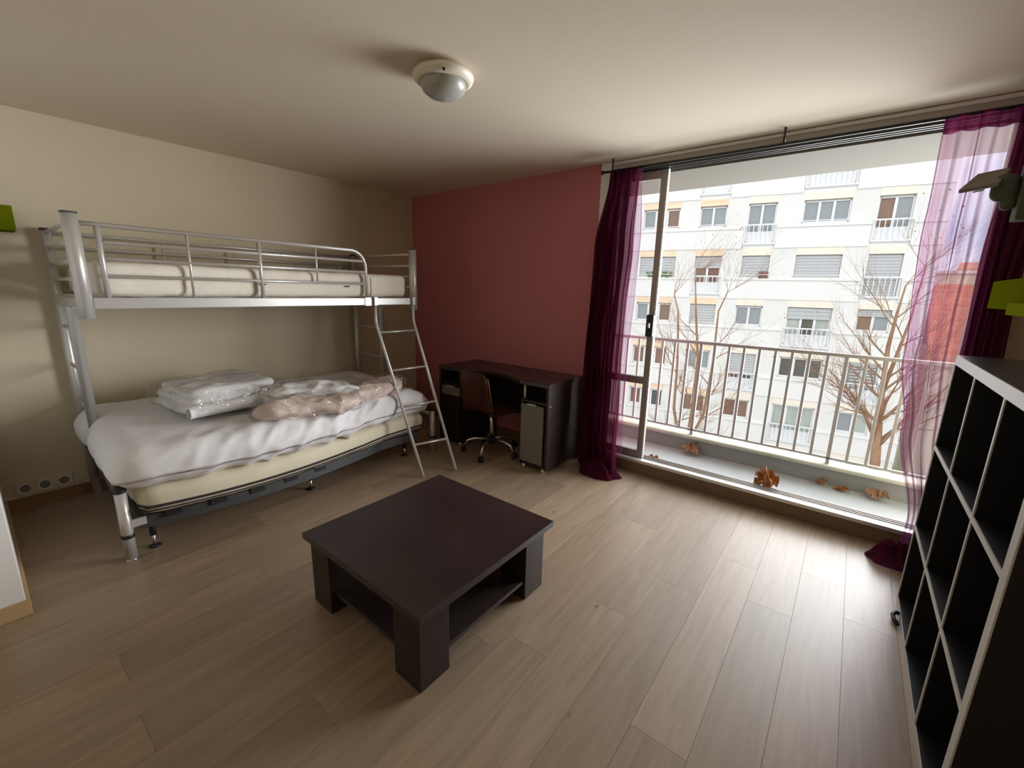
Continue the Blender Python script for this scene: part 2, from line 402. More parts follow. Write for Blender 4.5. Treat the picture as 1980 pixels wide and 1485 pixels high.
# ------------------------------------------------------------------ bunk bed
bk = thing('bunk_bed', 'silver tubular metal bunk bed standing along the white wall', 'bed', (.6, -1.9, 0))
S = M['steel']
yN, yF, xB, xM, xF = -2.955, -.82, .06, .50, 1.0
MB().tube([(xB, yN, .0), (xB, yN, 1.80)], .026, 14).build('post', S, bk)
MB().tube([(xB, yF, .0), (xB, yF, 1.80)], .026, 14).build('post', S, bk)
for y in (yN, yF):
    MB().tube([(xM, y, .36), (xM, y, 1.33), (xM+.03, y, 1.36)], .026, 14).build('post', S, bk)
    MB().tube([(xF, y, 1.305), (xF, y, 1.825)], .033, 18).build('front_post', S, bk)
    MB().tube([(xF, y, 1.825), (xF, y, 1.833)], .034, 18).build('post_cap', M['darkgrey'], bk)
    MB().tube([(xB, y, 1.80), (xB, y, 1.815)], .028, 14).build('post_cap', M['darkgrey'], bk)
    for z in (1.787, 1.69, 1.597, 1.505):
        MB().tube([(xB, y, z), (xF, y, z)], .0115, 10).build('end_rail', S, bk)
    box(xB, xF, y-.017, y+.017, 1.352, 1.404).build('end_beam', S, bk, bevel=.004)
    for z in (1.11, .82, .60) if y == yF else (1.205, .95, .70):
        MB().tube([(xB, y, z), (xM, y, z)], .011, 10).build('rung', S, bk)
    MB().tube([(xB, y, .365), (1.21, y-(.03 if y == yN else -.01), .365)], .018, 10).build('foot_beam', M['darkgrey'] if y == yN else S, bk)
    ly = y-(.03 if y == yN else -.01)
    lg = MB().tube([(1.21, ly, .006), (1.21, ly, .40)], .027, 16).build('leg', S, bk)
    MB().tube([(1.21, ly, .40), (1.21, ly, .415)], .029, 16).build('leg_cap', M['black'], lg)
    MB().tube([(1.21, ly, .135), (1.21, ly, .155)], .030, 16).build('leg_band', M['black'], lg)
    MB().tube([(1.21, ly, .0), (1.21, ly, .008)], .028, 16).build('foot_cap', M['chrome'], lg)
box(xF-.022, xF+.014, yN+.03, yF-.03, 1.352, 1.412).build('front_beam', S, bk, bevel=.005)
box(xB-.014, xB+.014, yN+.02, yF-.02, 1.352, 1.412).build('back_beam', S, bk, bevel=.005)
box(xF+.012, xF+.020, -1.325, -1.265, 1.348, 1.416).build('joint_plate', S, bk, bevel=.002)
for y in (-2.6, -2.2, -1.8, -1.4, -1.05): box(xB+.01, xF-.02, y-.03, y+.03, 1.375, 1.39).build('slat', M['darkgrey'], bk)
# front guard
pts = [(xF, yN, 1.783), (xF, -1.42, 1.775)]
for k in range(1, 9):
    a = k/8*PI/2; pts.append((xF, -1.42+.125*math.sin(a), 1.775-.125*(1-math.cos(a))))
pts.append((xF, -1.295, 1.405))
MB().tube(pts, .0125, 12).build('guard_rail', S, bk)
for y, r, z1 in ((-2.86, .0135, 1.41), (-2.475, .008, 1.41), (-2.085, .0125, 1.41), (-1.70, .007, 1.53)):
    MB().tube([(xF, y, 1.778), (xF, y, z1)], r, 10).build('guard_upright', S, bk)
for z in (1.697, 1.614, 1.523):
    MB().tube([(xF, -2.86, z), (xF, -1.297, z)], .0095, 10).build('guard_bar', S, bk)
# back guard
for z in (1.787, 1.70): MB().tube([(xB, yN, z), (xB, yF, z)], .012, 10).build('back_rail', S, bk)
for y in (-2.37, -1.91, -.97): MB().tube([(xB, y, 1.787), (xB, y, 1.41)], .008, 8).build('back_upright', S, bk)
# gusset
MB().tube([(xM, yF, 1.22), (xM+.03, yF, 1.31), (xM+.1, yF, 1.352)], .01, 8).build('gusset', S, bk)

# ladder
ld = thing('bed_ladder', 'slanted metal ladder hooked on the upper bunk rail', 'ladder', (1.3, -1.05, 0))
LB = [[(1.022, -1.235, 1.41), (1.022, -1.235, 1.23), (1.034, -1.236, 1.19), (1.60, -1.25, .012)],
      [(1.022, -.845, 1.41), (1.022, -.845, 1.23), (1.036, -.848, 1.19), (1.70, -.985, .012)]]
for p in LB: MB().tube(p, .0125, 12).build('rail', S, ld)
def lerp3(p, z):
    a, b = Vector(p[2]), Vector(p[3]); t = (z-a.z)/(b.z-a.z); return a.lerp(b, t)
for z in (1.13, .828, .545, .25): MB().tube([lerp3(LB[0], z), lerp3(LB[1], z)], .009, 10).build('rung', S, ld)
for p in LB:
    q = Vector(p[0]); box(q.x-.05, q.x+.012, q.y-.016, q.y+.016, 1.413, 1.42).box(q.x+.0, q.x+.018, q.y-.016, q.y+.016, 1.35, 1.42).build('hook', S, ld, bevel=.002)

# upper mattress
def fq(p, n):
    k = .006*nz(p, 6)+.004*nz(p, 16)
    p = p+n*k
    if abs(n.x) > .5: p.x -= .004*math.cos((p.y+3)*2*PI/.55)**8*n.x
    return p
um = MB().soft((.10, -2.90, 1.412), (.968, -.862, 1.605), (.045, .05, .05), (24, 56, 8), fq).build('upper_mattress', M['quilt'])
tag(um, 'thin ivory quilted mattress lying on the upper bunk', 'mattress')
hm = MB()
for y in (-2.07, -1.45): hm.tube([(.962+.012, y-.02, 1.503), (.962+.02, y, 1.496), (.962+.012, y+.02, 1.503)], .004, 6)
hm.build('mattress_handle', M['piping'], um)
box(.955, .974, -1.235, -1.225, 1.43, 1.57).build('seam', M['cream'], um)

# bed base (folding frame), futon, mattress with sheet
def bulge(y):
    t = min(1, max(0, (y+2.99)/1.66)); return .13*math.sin(PI*t**.85)
bb = thing('folding_bed', 'dark grey folding metal bed platform under the two lower mattresses', 'folding bed', (.7, -1.9, 0))
g = MB(); yy = [-2.93+i*(1.98/24) for i in range(25)]
vs = []
for y in yy:
    xx = 1.20+bulge(y)*.9
    vs += [(xx-.03, y, .165), (xx, y, .165), (xx, y, .235), (xx-.03, y, .235)]
g.add(vs, [(i*4+j, i*4+(j+1)%4, i*4+4+(j+1)%4, i*4+4+j) for i in range(24) for j in range(4)]+[(3,2,1,0), (96,97,98,99)])
g.build('front_bar', M['darkgrey'], bb)
box(.10, 1.19, -2.93, -2.90, .17, .23).build('end_bar', M['darkgrey'], bb)
box(.10, 1.19, -.98, -.95, .17, .23).build('end_bar', M['darkgrey'], bb)
box(.10, .13, -2.93, -.95, .17, .23).build('back_bar', M['darkgrey'], bb)
for i in range(9):
    y = -2.78+i*.21
    box(.12, 1.17+bulge(y)*.8, y-.03, y+.03, .225, .24).build('slat', M['pale'], bb)
    if i < 5: box(1.17+bulge(y)*.9, 1.207+bulge(y)*.9, y-.045, y+.045, .205, .243).build('slat_holder', M['black'], bb, bevel=.004)
for x, y in ((1.15, -2.87), (1.12, -1.93), (.25, -2.85), (.25, -1.05), (1.1, -1.05)):
    lg = MB().tube([(x, y, .075), (x, y, .17)], .016, 12).build('leg', M['black'], bb)
    MB().tube([(x, y, .012), (x, y, .08)], .008, 10).build('spindle', M['chrome'], lg)
    MB().lathe([(0, .0), (.030, .0), (.030, .006), (.012, .013), (0, .014)], (x, y, 0), 16).build('foot', M['black'], lg)
box(1.225, 1.232, -2.985, -2.90, .19, .235).build('bracket', S, bb)

def ff(p, n):
    t = (p.x-.08)/1.15
    p.x += bulge(p.y)*max(0, t)**2
    p.x += .008*nz(p, 5)*max(0, n.x)
    p.z += .012*max(0, (p.y+1.6))*.6
    return p+n*.004*nz(p, 9)
fu = MB().soft((.09, -2.925, .243), (1.255, -.93, .415), (.07, .07, .065), (20, 44, 8), ff).build('futon_mattress', M['cream'])
tag(fu, 'cream futon mattress with black piping between bed base and sheeted mattress', 'mattress')
pp = []
for i in range(41):
    t = i/40; y = -2.90+t*1.94
    pp.append((1.262+bulge(y)*1.02, y, .305+.012*max(0, y+1.6)*.6))
pp = [(1.12, -2.93, .303), (1.20, -2.93, .303)]+pp+[(1.2, -.935, .312)]
MB().tube(pp, .0075, 6).build('piping', M['piping'], fu)
pp2 = [(x-.006, y, z-.024) for x, y, z in pp]
MB().tube(pp2, .004, 6).build('piping', M['piping'], fu)

def fs_(p, n):
    y, x = p.y, p.x
    t = max(0, (x-.08)/1.2)
    p.x += bulge(y)*t**2
    # near end leans out, top slopes
    e = max(0, (-2.55-y)/.4)
    p.z += (.03 if n.z >= 0 else 0)*max(0, -1.9-y)*.6*(1-t*.9)
    p.z -= .05*max(0, t-.55)*(1 if n.z > -.2 else 0)
    if n.y < 0 and y < -2.8: p.z -= .05*max(0, -n.y)*max(0, 1-(p.z-.4)/.25); p.y -= .03*max(0, -n.y)*(1-abs(n.z))*(1 if x > .62 or x < .4 else 0)
    # far front corner droops
    if y > -1.15: p.z -= .10*((y+1.15)/.3)**2*max(0, t-.2)*(1 if n.z > 0 else .15)
    # wrinkles of the fitted sheet on the front
    wf = max(0, min(1, (x-.85)/.3))
    wa = wf*(.25+.75*math.exp(-((y+1.85)/.48)**2))
    q = Vector((x*5.0+y*2.2, y*3.0-p.z*3.5, p.z*4.0))
    rdg = 1-abs(nz(q, 1.25)); rd2 = 1-abs(nz(q+Vector((5, 1, 2)), 2.6))
    d = wa*(.05*(rdg**3-.4)+.022*(rd2**3-.4)) + .008*nz(p, 4)+.003*nz(p, 11)
    sag = -.02*math.exp(-((x-.75)**2/.05+(y+2.35)**2/.12))*(1 if n.z > .5 else 0)
    p.z += sag
    if n.z < -.3: p.z += .012*nz((x*3, y*6, 0))
    return p+n*d
ms = MB().soft((.075, -2.985, .418), (1.29, -.87, .655), (.10, .12, .10), (44, 110, 14), fs_).build('sheeted_mattress', M['sheet'])
tag(ms, 'thick mattress in a white wrinkled fitted sheet on the lower bunk', 'mattress')

# bagged bedding
def bagfn(c, amp, sc, drop=0):
    c = Vector(c)
    def fn(p, n):
        q = p+n*(amp*nz(p*1.0+c, sc)+amp*.5*nz(p+c, sc*2.3))
        return q
    return fn
def crumple(c, amp, sc, off):
    c = Vector(c)
    def fn(p, n):
        r = abs(nz(p+c, sc)); r2 = abs(nz(p+c*2, sc*2.1))
        return p+n*(off+amp*(.5-r)+amp*.5*(.5-r2))
    return fn
def xform(mb, c, rz, ry=0, rx=0):
    R = Matrix.Translation(Vector(c)) @ Matrix.Rotation(rz, 4, 'Z') @ Matrix.Rotation(ry, 4, 'Y') @ Matrix.Rotation(rx, 4, 'X')
    mb.v = [R @ v for v in mb.v]; return mb
# first: folded white duvet in a big clear bag (stack of folded layers plus a rolled lower edge)
bd = thing('bagged_duvet', 'folded white duvet in a clear plastic bag at the left end of the lower bunk', 'duvet', (.72, -2.32, .66))
cA, rA = (.66, -2.31, .668), math.radians(6)
def creased(c, amp, sc, fine=.3):
    c = Vector(c)
    def fn(p, n):
        r = 1-abs(nz(p+c, sc)); r2 = 1-abs(nz(p+c*2, sc*2.3))
        return p+n*(amp*(r*r-.6)+amp*fine*(r2*r2-.6))
    return fn
d = MB()
for k, (z0, z1, sh) in enumerate(((.0, .065, 0), (.055, .115, .02), (.10, .17, .035))):
    d.soft((-.29+sh, -.30+sh, z0), (.29-sh*1.2, .30-sh*.5, z1), (.05, .07, .032), (26, 30, 5), creased((k*3, 0, 0), .022, 4))
xform(d, cA, rA); d.build('duvet', M['duvet'], bd)
rr = MB()
def spiral(u, v):
    a = u*4.6*PI; r = .010+.034*u
    return Vector((.345+r*math.cos(a), -.325+v*.56, .048+r*math.sin(a)*.95))
rr.grid(spiral, 46, 6); xform(rr, cA, rA); rr.build('rolled_edge', M['duvet'], bd)
pb = MB().soft((-.285, -.345, -.003), (.405, .305, .178), (.08, .10, .08), (60, 64, 16), creased((5, 1, 2), .030, 6, .5))
xform(pb, cA, rA); pb.build('plastic_bag', M['bag'], bd)
def bagged(parent, c, r, hx, hy, h, seed, inner, m):
    d = MB().soft((-hx, -hy, .0), (hx, hy, h), (hx*.8, hy*.45, h*.5), (26, 44, 10), creased((seed, 2, 9), .045, 4, .45)); xform(d, c, r)
    d.build(inner, m, parent)
    pb = MB().soft((-hx-.012, -hy-.03, -.003), (hx+.012, hy+.03, h+.012), (hx*.8, hy*.4, h*.5), (44, 76, 16), creased((seed, 2, 9.05), .050, 4.3, .7)); xform(pb, c, r)
    pb.build('plastic_bag', M['bag'], parent)
bw = thing('bagged_pillow', 'white pillow in clear plastic behind the pinkish bag, red tag at its tip', 'pillow', (1.05, -1.88, .65))
bagged(bw, (1.05, -1.83, .655), math.radians(-10), .17, .34, .13, 3, 'pillow', M['duvet'])
MB().soft((1.165, -2.235, .655), (1.205, -2.195, .68), .012, (4, 4, 3)).build('red_tag', M['red'], bw)
bp_ = thing('bagged_blanket', 'pinkish padded bedding in crinkled clear plastic near the mattress front edge', 'bedding', (1.3, -1.75, .64))
bagged(bp_, (1.29, -1.98, .63), math.radians(-12), .13, .32, .13, 6, 'padded_roll', M['pinkpillow'])
bagged(bp_, (1.16, -1.38, .625), math.radians(10), .11, .30, .14, 12, 'padded_roll', M['pinkpillow'])

# ------------------------------------------------------------------ coffee table
ct = thing('coffee_table', 'low square dark brown coffee table with four block legs', 'table', (2.69, -2.11, 0))
x0, x1, y0, y1 = 2.28, 3.116, -2.537, -1.685
box(x0, x1, y0, y1, .352, .382).build('tabletop', M['wenge'], ct, bevel=.003)
box(x0+.05, x1-.06, y0+.05, y1-.05, .335, .353).build('spacer_frame', M['wengev'], ct)
for lx, ly in ((x0, y0), (x1, y0), (x0, y1), (x1, y1)):
    a = lx-.04 if lx == x0 else lx-.05-.155
    b = ly+.035 if ly == y0 else ly-.01-.15
    a = lx if lx == x0 else a
    box(a, a+.155, b, b+.15, .002, .336).build('leg', M['wengev'], ct, bevel=.003)
box(x0+.15, x1-.06, y0+.06, y1-.04, .088, .108).build('shelf', M['wenge'], ct, bevel=.002)
box(x0+.03, x0+.05, y0+.1, y1-.1, .108, .336).build('apron', M['wengev'], ct)

# ------------------------------------------------------------------ desk
dk = thing('desk', 'dark brown desk with grey fronts against the dusty rose wall', 'desk', (1.68, -.3, 0))
poly = [(1.03, -.03), (1.03, -.56)]
for i in range(17):
    t = i/16; poly.append((1.33+t*.70, -.56+.095*math.sin(PI*t)))
poly += [(2.325, -.56), (2.325, -.03)]
MB().prism(poly, .738, .77).build('desktop', M['wenge'], dk, bevel=.003)
V = M['wengev']
box(2.295, 2.32, -.555, -.05, .03, .738).build('side_panel', V, dk, bevel=.002)
box(1.035, 1.06, -.555, -.05, .03, .738).build('side_panel', V, dk, bevel=.002)
box(2.03, 2.05, -.53, -.05, .03, .59).build('inner_panel', V, dk)
box(1.31, 1.33, -.53, -.05, .03, .59).build('inner_panel', V, dk)
box(2.03, 2.295, -.535, -.05, .585, .605).build('niche_shelf', V, dk)
box(1.06, 1.33, -.535, -.05, .585, .605).build('niche_shelf', V, dk)
box(1.06, 2.295, -.075, -.05, .30, .738).build('back_panel', V, dk)
box(2.03, 2.295, -.53, -.05, .03, .06).build('plinth', V, dk)
box(1.06, 1.33, -.53, -.05, .03, .06).build('plinth', V, dk)
for x in (2.045, 1.30): MB().tube([(x, -.50, .605), (x, -.50, .738)], .012, 12).build('spacer_post', M['alulight'], dk)
dr = box(2.045, 2.272, -.553, -.535, .065, .572).build('door', M['greyfront'], dk, bevel=.002, label='grey cupboard door')
box(2.11, 2.20, -.563, -.545, .574, .582).build('handle', M['alulight'], dr)
dw = box(1.07, 1.305, -.553, -.535, .495, .578).build('drawer', M['greyfront'], dk, bevel=.002, label='grey drawer front')
box(1.14, 1.23, -.563, -.545, .579, .587).build('handle', M['alulight'], dw)
box(1.07, 1.305, -.553, -.535, .065, .485).build('door', V, dk, bevel=.002)
for x in (2.27, 2.07, 1.08, 1.29):
    for y in (-.52, -.09): MB().tube([(x, y, .0), (x, y, .03)], .018, 12).build('foot', M['alulight'], dk)
MB().tube([(2.32, -.53, .585), (2.326, -.53, .585)], .006, 8).build('screw_cap', M['alulight'], dk)

# ------------------------------------------------------------------ office chair
ch = thing('office_chair', 'swivel chair with brown plywood back at the desk', 'chair', (1.66, -.47, 0))
cc = Vector((1.64, -.46, 0)); ra = math.radians(-8)
def shell(prof, wfn, thick, n=14):
    """sweep of a side profile (y, z) across the width with a slight dish"""
    mb = MB(); k = len(prof)
    def pos(u, v, off):
        i = min(int(v*(k-1)), k-2); t = v*(k-1)-i
        y = prof[i][0]*(1-t)+prof[i+1][0]*t; z = prof[i][1]*(1-t)+prof[i+1][1]*t
        ty, tz = prof[i+1][0]-prof[i][0], prof[i+1][1]-prof[i][1]; l = math.hypot(ty, tz)
        ny, nz_ = -tz/l, ty/l
        wd = wfn(v); xx = (u-.5)*wd; dish = -.035*(2*u-1)**2
        return Vector((xx, y+(off+dish)*ny*-1, z+(off+dish)*nz_*-1))
    mb.grid(lambda u, v: pos(u, v, 0), n, 20); mb.grid(lambda u, v: pos(1-u, v, thick), n, 20)
    N = n+1; o = N*21
    for i in range(n):
        mb.f.append((i, o+n-i, o+n-i-1, i+1)); mb.f.append((20*N+i, 20*N+i+1, o+20*N+n-i-1, o+20*N+n-i))
    for j in range(20):
        mb.f.append((j*N, (j+1)*N, o+(j+1)*N+n, o+j*N+n)); mb.f.append((j*N+n, o+j*N, o+(j+1)*N, (j+1)*N+n))
    mb.sm += [True]*(len(mb.f)-len(mb.sm))
    R = Matrix.Translation(cc) @ Matrix.Rotation(ra, 4, 'Z'); mb.v = [R @ v for v in mb.v]
    return mb
shell([(-.13, .42), (-.165, .50), (-.185, .62), (-.20, .72), (-.205, .79)], lambda v: .40-.05*abs(v-.4)-.10*max(0, v-.82)**1*2, .012).build('backrest', M['ply'], ch)
shell([(.23, .445), (.19, .46), (.0, .452), (-.10, .445), (-.15, .46)], lambda v: .42-.02*v, .012).build('seat', M['ply'], ch)
def rc(x, y, z): return Matrix.Translation(cc) @ Matrix.Rotation(ra, 4, 'Z') @ Vector((x, y, z))
MB().tube([rc(.195, -.165, .47), rc(.195, -.19, .62), rc(.18, -.21, .76)], .006, 6).build('backrest_edge', M['plyedge'], ch)
MB().tube([rc(0, 0, .13), rc(0, 0, .44)], [.022, .022], 14).build('column', M['chrome'], ch)
MB().tube([rc(0, 0, .40), rc(0, 0, .448)], .06, 14).build('seat_plate', M['black'], ch)
MB().tube([rc(0, 0, .09), rc(0, 0, .155)], .035, 14).build('hub', M['black'], ch)
for k in range(5):
    a = math.radians(-62+72*k); c_, s_ = math.cos(a), math.sin(a)
    ar = MB().tube([rc(.03*c_, .03*s_, .135), rc(.16*c_, .16*s_, .135), rc(.225*c_, .225*s_, .115), rc(.26*c_, .26*s_, .06)], [.013, .013, .012, .011], 10).build('base_arm', M['chrome'], ch)
    p = rc(.265*c_, .265*s_, .027); q = Vector((-s_, c_, 0))*.016
    MB().tube([p-q*1.3, p-q*.2], .026, 14).tube([p+q*.2, p+q*1.3], .026, 14).tube([p+Vector((0,0,.0)), p+Vector((0,0,.035))], .008, 8).build('caster', M['black'], ar)

# ------------------------------------------------------------------ bookcase
bc = thing('bookcase', 'black brown cube bookcase with white edges, three by three compartments', 'bookcase', (4.71, -1.22, 0))
X0, X1 = 4.525, 4.915; ya, yb = -1.865, -.595; zt = 1.262
K_, KW = M['bookblack'], M['bookwhite']
def panel(name, a, b, m=K_, top=False):
    o = box(X0+.004, X1, a[0], a[1], b[0], b[1]).build(name, m, bc)
    box(X0, X0+.004, a[0], a[1], b[0], b[1]).build('edge_strip', KW, o)
    return o
panel('top_panel', (ya, yb), (zt-.042, zt), M['booktop'])
panel('side_panel', (ya, ya+.045), (.0, zt-.042))
panel('side_panel', (yb-.012, yb), (.0, zt-.042))
panel('bottom_panel', (ya+.045, yb-.012), (.0, .02))
dv = [-1.455, -1.025]
for z in (.41, .825): panel('shelf', (ya+.045, yb-.012), (z-.010, z+.010))
for y in dv:
    for z0, z1 in ((.02, .40), (.42, .815), (.835, zt-.042)): panel('divider', (y-.0075, y+.0075), (z0, z1))
box(X1-.006, X1, ya+.045, yb-.012, .02, zt-.042).build('back_panel', K_, bc)
hk = MB().tube([(4.512, -.86, .012), (4.50, -.83, .014), (4.497, -.80, .02), (4.508, -.775, .024), (4.522, -.775, .02)], .009, 10).build('door_stop', M['black'])
tag(hk, 'small curved black plastic piece on the floor beside the bookcase foot', 'door stop')

# ------------------------------------------------------------------ curtains and rod
rod = thing('curtain_rod', 'thin black curtain rod hung below the ceiling above the window', 'curtain rod', (3.5, -.10, 2.39))
MB().tube([(2.44, -.10, 2.407), (4.94, -.10, 2.407)], .009, 10).build('pole', M['black'], rod)
MB().lathe([(0, -.018), (.013, -.012), (.015, 0), (.013, .012), (0, .018)], (2.435, -.10, 2.407), 12).build('finial', M['black'], rod)
for x in (2.515, 3.64, 4.80):
    MB().tube([(x, -.10, 2.41), (x, -.10, 2.497)], .007, 8).build('bracket', M['black'], rod)
def pl(tab, z):
    for (z1, a), (z2, b) in zip(tab, tab[1:]):
        if z1 >= z >= z2:
            t = (z1-z)/(z1-z2+1e-9); t = t*t*(3-2*t); return tuple(p*(1-t)+q*t for p, q in zip(a, b))
    return tab[-1][1] if z < tab[-1][0] else tab[0][1]
def curtain(tab, folds, amp, seed, z0=.03, zt=2.412, jit=.35):
    def fn(u, v):
        z = zt+(z0-zt)*v
        xl, xr, y = pl(tab, z)
        ph = 2*PI*folds*u + 1.6*nz((u*4, z*.8, seed)) + 1.0*nz((u*9, z*.3, seed+3))
        a = amp*(.45+.55*min(1, v*4))*(1+jit*nz((u*6, z*1.5, seed+7)))
        uu = u+.35/folds*math.sin(ph*.5+seed)*.25
        x = xl+(xr-xl)*min(1, max(0, uu))
        return Vector((x+.012*nz((u*7, z*2, seed)), y+a*math.sin(ph)+.012*nz((u*3, z*3, seed+1)), z))
    return fn
cl = thing('curtain', 'dense dark purple voile curtain bunched between the rose wall and window', 'curtain', (2.6, -.12, 0))
tabL = [(2.41, (2.50, 2.735, -.10)), (1.85, (2.41, 2.735, -.12)), (.97, (2.385, 2.73, -.15)), (.35, (2.38, 2.75, -.17)), (.0, (2.42, 2.775, -.20))]
MB().grid(curtain(tabL, 6, .045, 1), 110, 60).build('cloth', M['curtL'], cl)
tabL2 = [(2.41, (2.50, 2.68, -.09)), (1.85, (2.43, 2.66, -.10)), (.97, (2.41, 2.62, -.10)), (.0, (2.44, 2.64, -.11))]
MB().grid(curtain(tabL2, 4, .03, 5), 80, 40).build('cloth_fold', M['curtD'], cl)
tabS = [(2.41, (2.70, 2.755, -.09)), (1.85, (2.70, 2.775, -.09)), (.97, (2.68, 2.755, -.09)), (.0, (2.70, 2.775, -.11))]
MB().grid(curtain(tabS, 1.5, .012, 9, z0=.14), 20, 40).build('sheer_edge', M['curtR'], cl)
def puddle(cx, cy, rx, ry, h, seed):
    def fn(u, v):
        a = 2*PI*u; r = v
        q = 1+.22*nz((math.cos(a)*1.7, math.sin(a)*1.7, seed))
        hh = h*(1-r**1.5)*(1+.5*math.sin(a*7+seed)*r)+h*.28*abs(math.sin(a*6+2*nz((a, r*3, seed))))*math.sin(PI*min(1, r*1.02))
        return Vector((cx+rx*r*q*math.cos(a), cy+ry*r*q*math.sin(a), .004+max(0, hh)))
    return fn
MB().grid(puddle(2.64, -.225, .18, .12, .12, 2), 90, 12).build('hem_pile', M['curtD'], cl)
cr_ = thing('curtain', 'sheer light purple curtain hanging at the right side of the window', 'curtain', (4.55, -.13, 0))
tabR = [(2.41, (4.345, 4.64, -.10)), (1.9, (4.35, 4.64, -.10)), (1.6, (4.36, 4.64, -.11)), (1.2, (4.38, 4.64, -.12)), (.8, (4.44, 4.65, -.14)), (.25, (4.545, 4.68, -.16)), (.0, (4.53, 4.70, -.17))]
MB().grid(curtain(tabR, 4.5, .032, 3), 110, 60).build('cloth', M['curtR'], cr_)
tabR2 = [(2.41, (4.61, 4.80, -.10)), (1.6, (4.60, 4.755, -.10)), (1.2, (4.60, 4.765, -.10)), (.0, (4.60, 4.76, -.12))]
MB().grid(curtain(tabR2, 4, .03, 6), 80, 50).build('cloth_fold', M['curtD'], cr_)
tabR3 = [(2.41, (4.345, 4.80, -.105)), (2.28, (4.345, 4.80, -.105))]
MB().grid(curtain(tabR3, 5, .02, 12, z0=2.33), 80, 4).build('rod_pocket', M['curtD'], cr_)
MB().grid(puddle(4.53, -.215, .135, .10, .11, 4), 70, 10).build('hem_pile', M['curtD'], cr_)

# ------------------------------------------------------------------ ceiling light
cl_ = thing('ceiling_light', 'round cream ceiling light with a frosted grey dome', 'ceiling light', (2.452, -1.782, 2.5))
ccx = (2.452, -1.782, 2.5)
MB().lathe([(0, 0), (.105, 0), (.105, -.018), (0, -.018)], ccx, 40).build('base_plate', M['lampring'], cl_)
MB().lathe([(.10, -.014), (.136, -.017), (.143, -.028), (.138, -.044), (.122, -.055), (.108, -.058), (.105, -.054)], ccx, 48).build('ring', M['lampring'], cl_)
MB().lathe([(.107, -.056), (.105, -.072), (.096, -.090), (.072, -.108), (.038, -.119), (.001, -.123)], ccx, 48).build('dome', M['lampdome'], cl_)
MB().tube([(2.548, -1.869, 2.452), (2.552, -1.873, 2.446)], .006, 8).build('screw', M['black'], cl_)

# ------------------------------------------------------------------ wall shelves, lamp, socket
ls = box(.0, .19, -3.36, -3.085, 1.775, 1.915).build('wall_shelf', M['lime'], bevel=.003)
tag(ls, 'olive green box shelf high on the left wall above the bed end', 'shelf')
ls = box(4.615, RX, -1.10, -.375, 1.470, 1.592).build('wall_shelf', M['lime'], bevel=.003)
tag(ls, 'lime green box shelf on the right wall above the bookcase', 'shelf')
ls2 = box(4.60, RX, -1.22, -.80, 1.452, 1.497).build('shelf_ledge', M['limelit'])
ls2.parent = ls; ls2.matrix_parent_inverse = Matrix.Identity(4)
lp = thing('wall_lamp', 'grey wall lamp with a flat tilted head above the lime shelf', 'lamp', (4.93, -1.15, 1.8))
def slab(pts, th):
    pts = [Vector(p) for p in pts]; th = Vector(th); n = len(pts); mb = MB()
    mb.add(pts+[p+th for p in pts], [tuple(range(n))[::-1], tuple(range(n, 2*n))]+[(i, (i+1) % n, n+(i+1) % n, n+i) for i in range(n)]); return mb
slab([(4.363, -1.05, 1.879), (4.455, -1.09, 1.886), (4.495, -.95, 1.960), (4.415, -.95, 1.948)], (-.003, -.006, .012)).build('lamp_head', M['lampplate'], lp, bevel=.003)
slab([(4.40, -1.035, 1.884), (4.425, -1.045, 1.887), (4.43, -1.02, 1.899), (4.41, -1.012, 1.897)], (.001, -.004, -.004)).build('lens', M['chrome'], lp)
MB().soft((4.445, -1.065, 1.845), (4.515, -.995, 1.935), .03, (10, 10, 10)).build('joint', M['lampgrey'], lp)
MB().soft((4.475, -1.055, 1.815), (4.515, -1.005, 1.875), .018, (8, 8, 8)).build('knob', M['lampgrey'], lp)
box(4.512, 4.57, -1.085, -1.005, 1.775, 1.965).build('arm_bracket', M['lampgrey'], lp, bevel=.006)
box(4.57, RX, -1.065, -1.025, 1.86, 1.90).build('arm', M['lampgrey'], lp, bevel=.004)
box(RX-.02, RX, -1.10, -.99, 1.80, 1.95).build('wall_plate', M['lampgrey'], lp, bevel=.004)
so = thing('wall_socket', 'off white triple socket plate low on the left wall behind the bed', 'socket', (0, -3.19, .145))
box(0, .012, -3.325, -3.055, .10, .19).build('plate', M['wall'], so, bevel=.003)
for y in (-3.28, -3.19, -3.10):
    sk = MB(); n = 20
    sk.tube([(.012, y, .145), (.015, y, .145)], .034, n).build('outlet', M['white'], so)
    MB().tube([(.0135, y, .145), (.0156, y, .145)], .026, n).build('outlet_well', M['greyfront'], so)

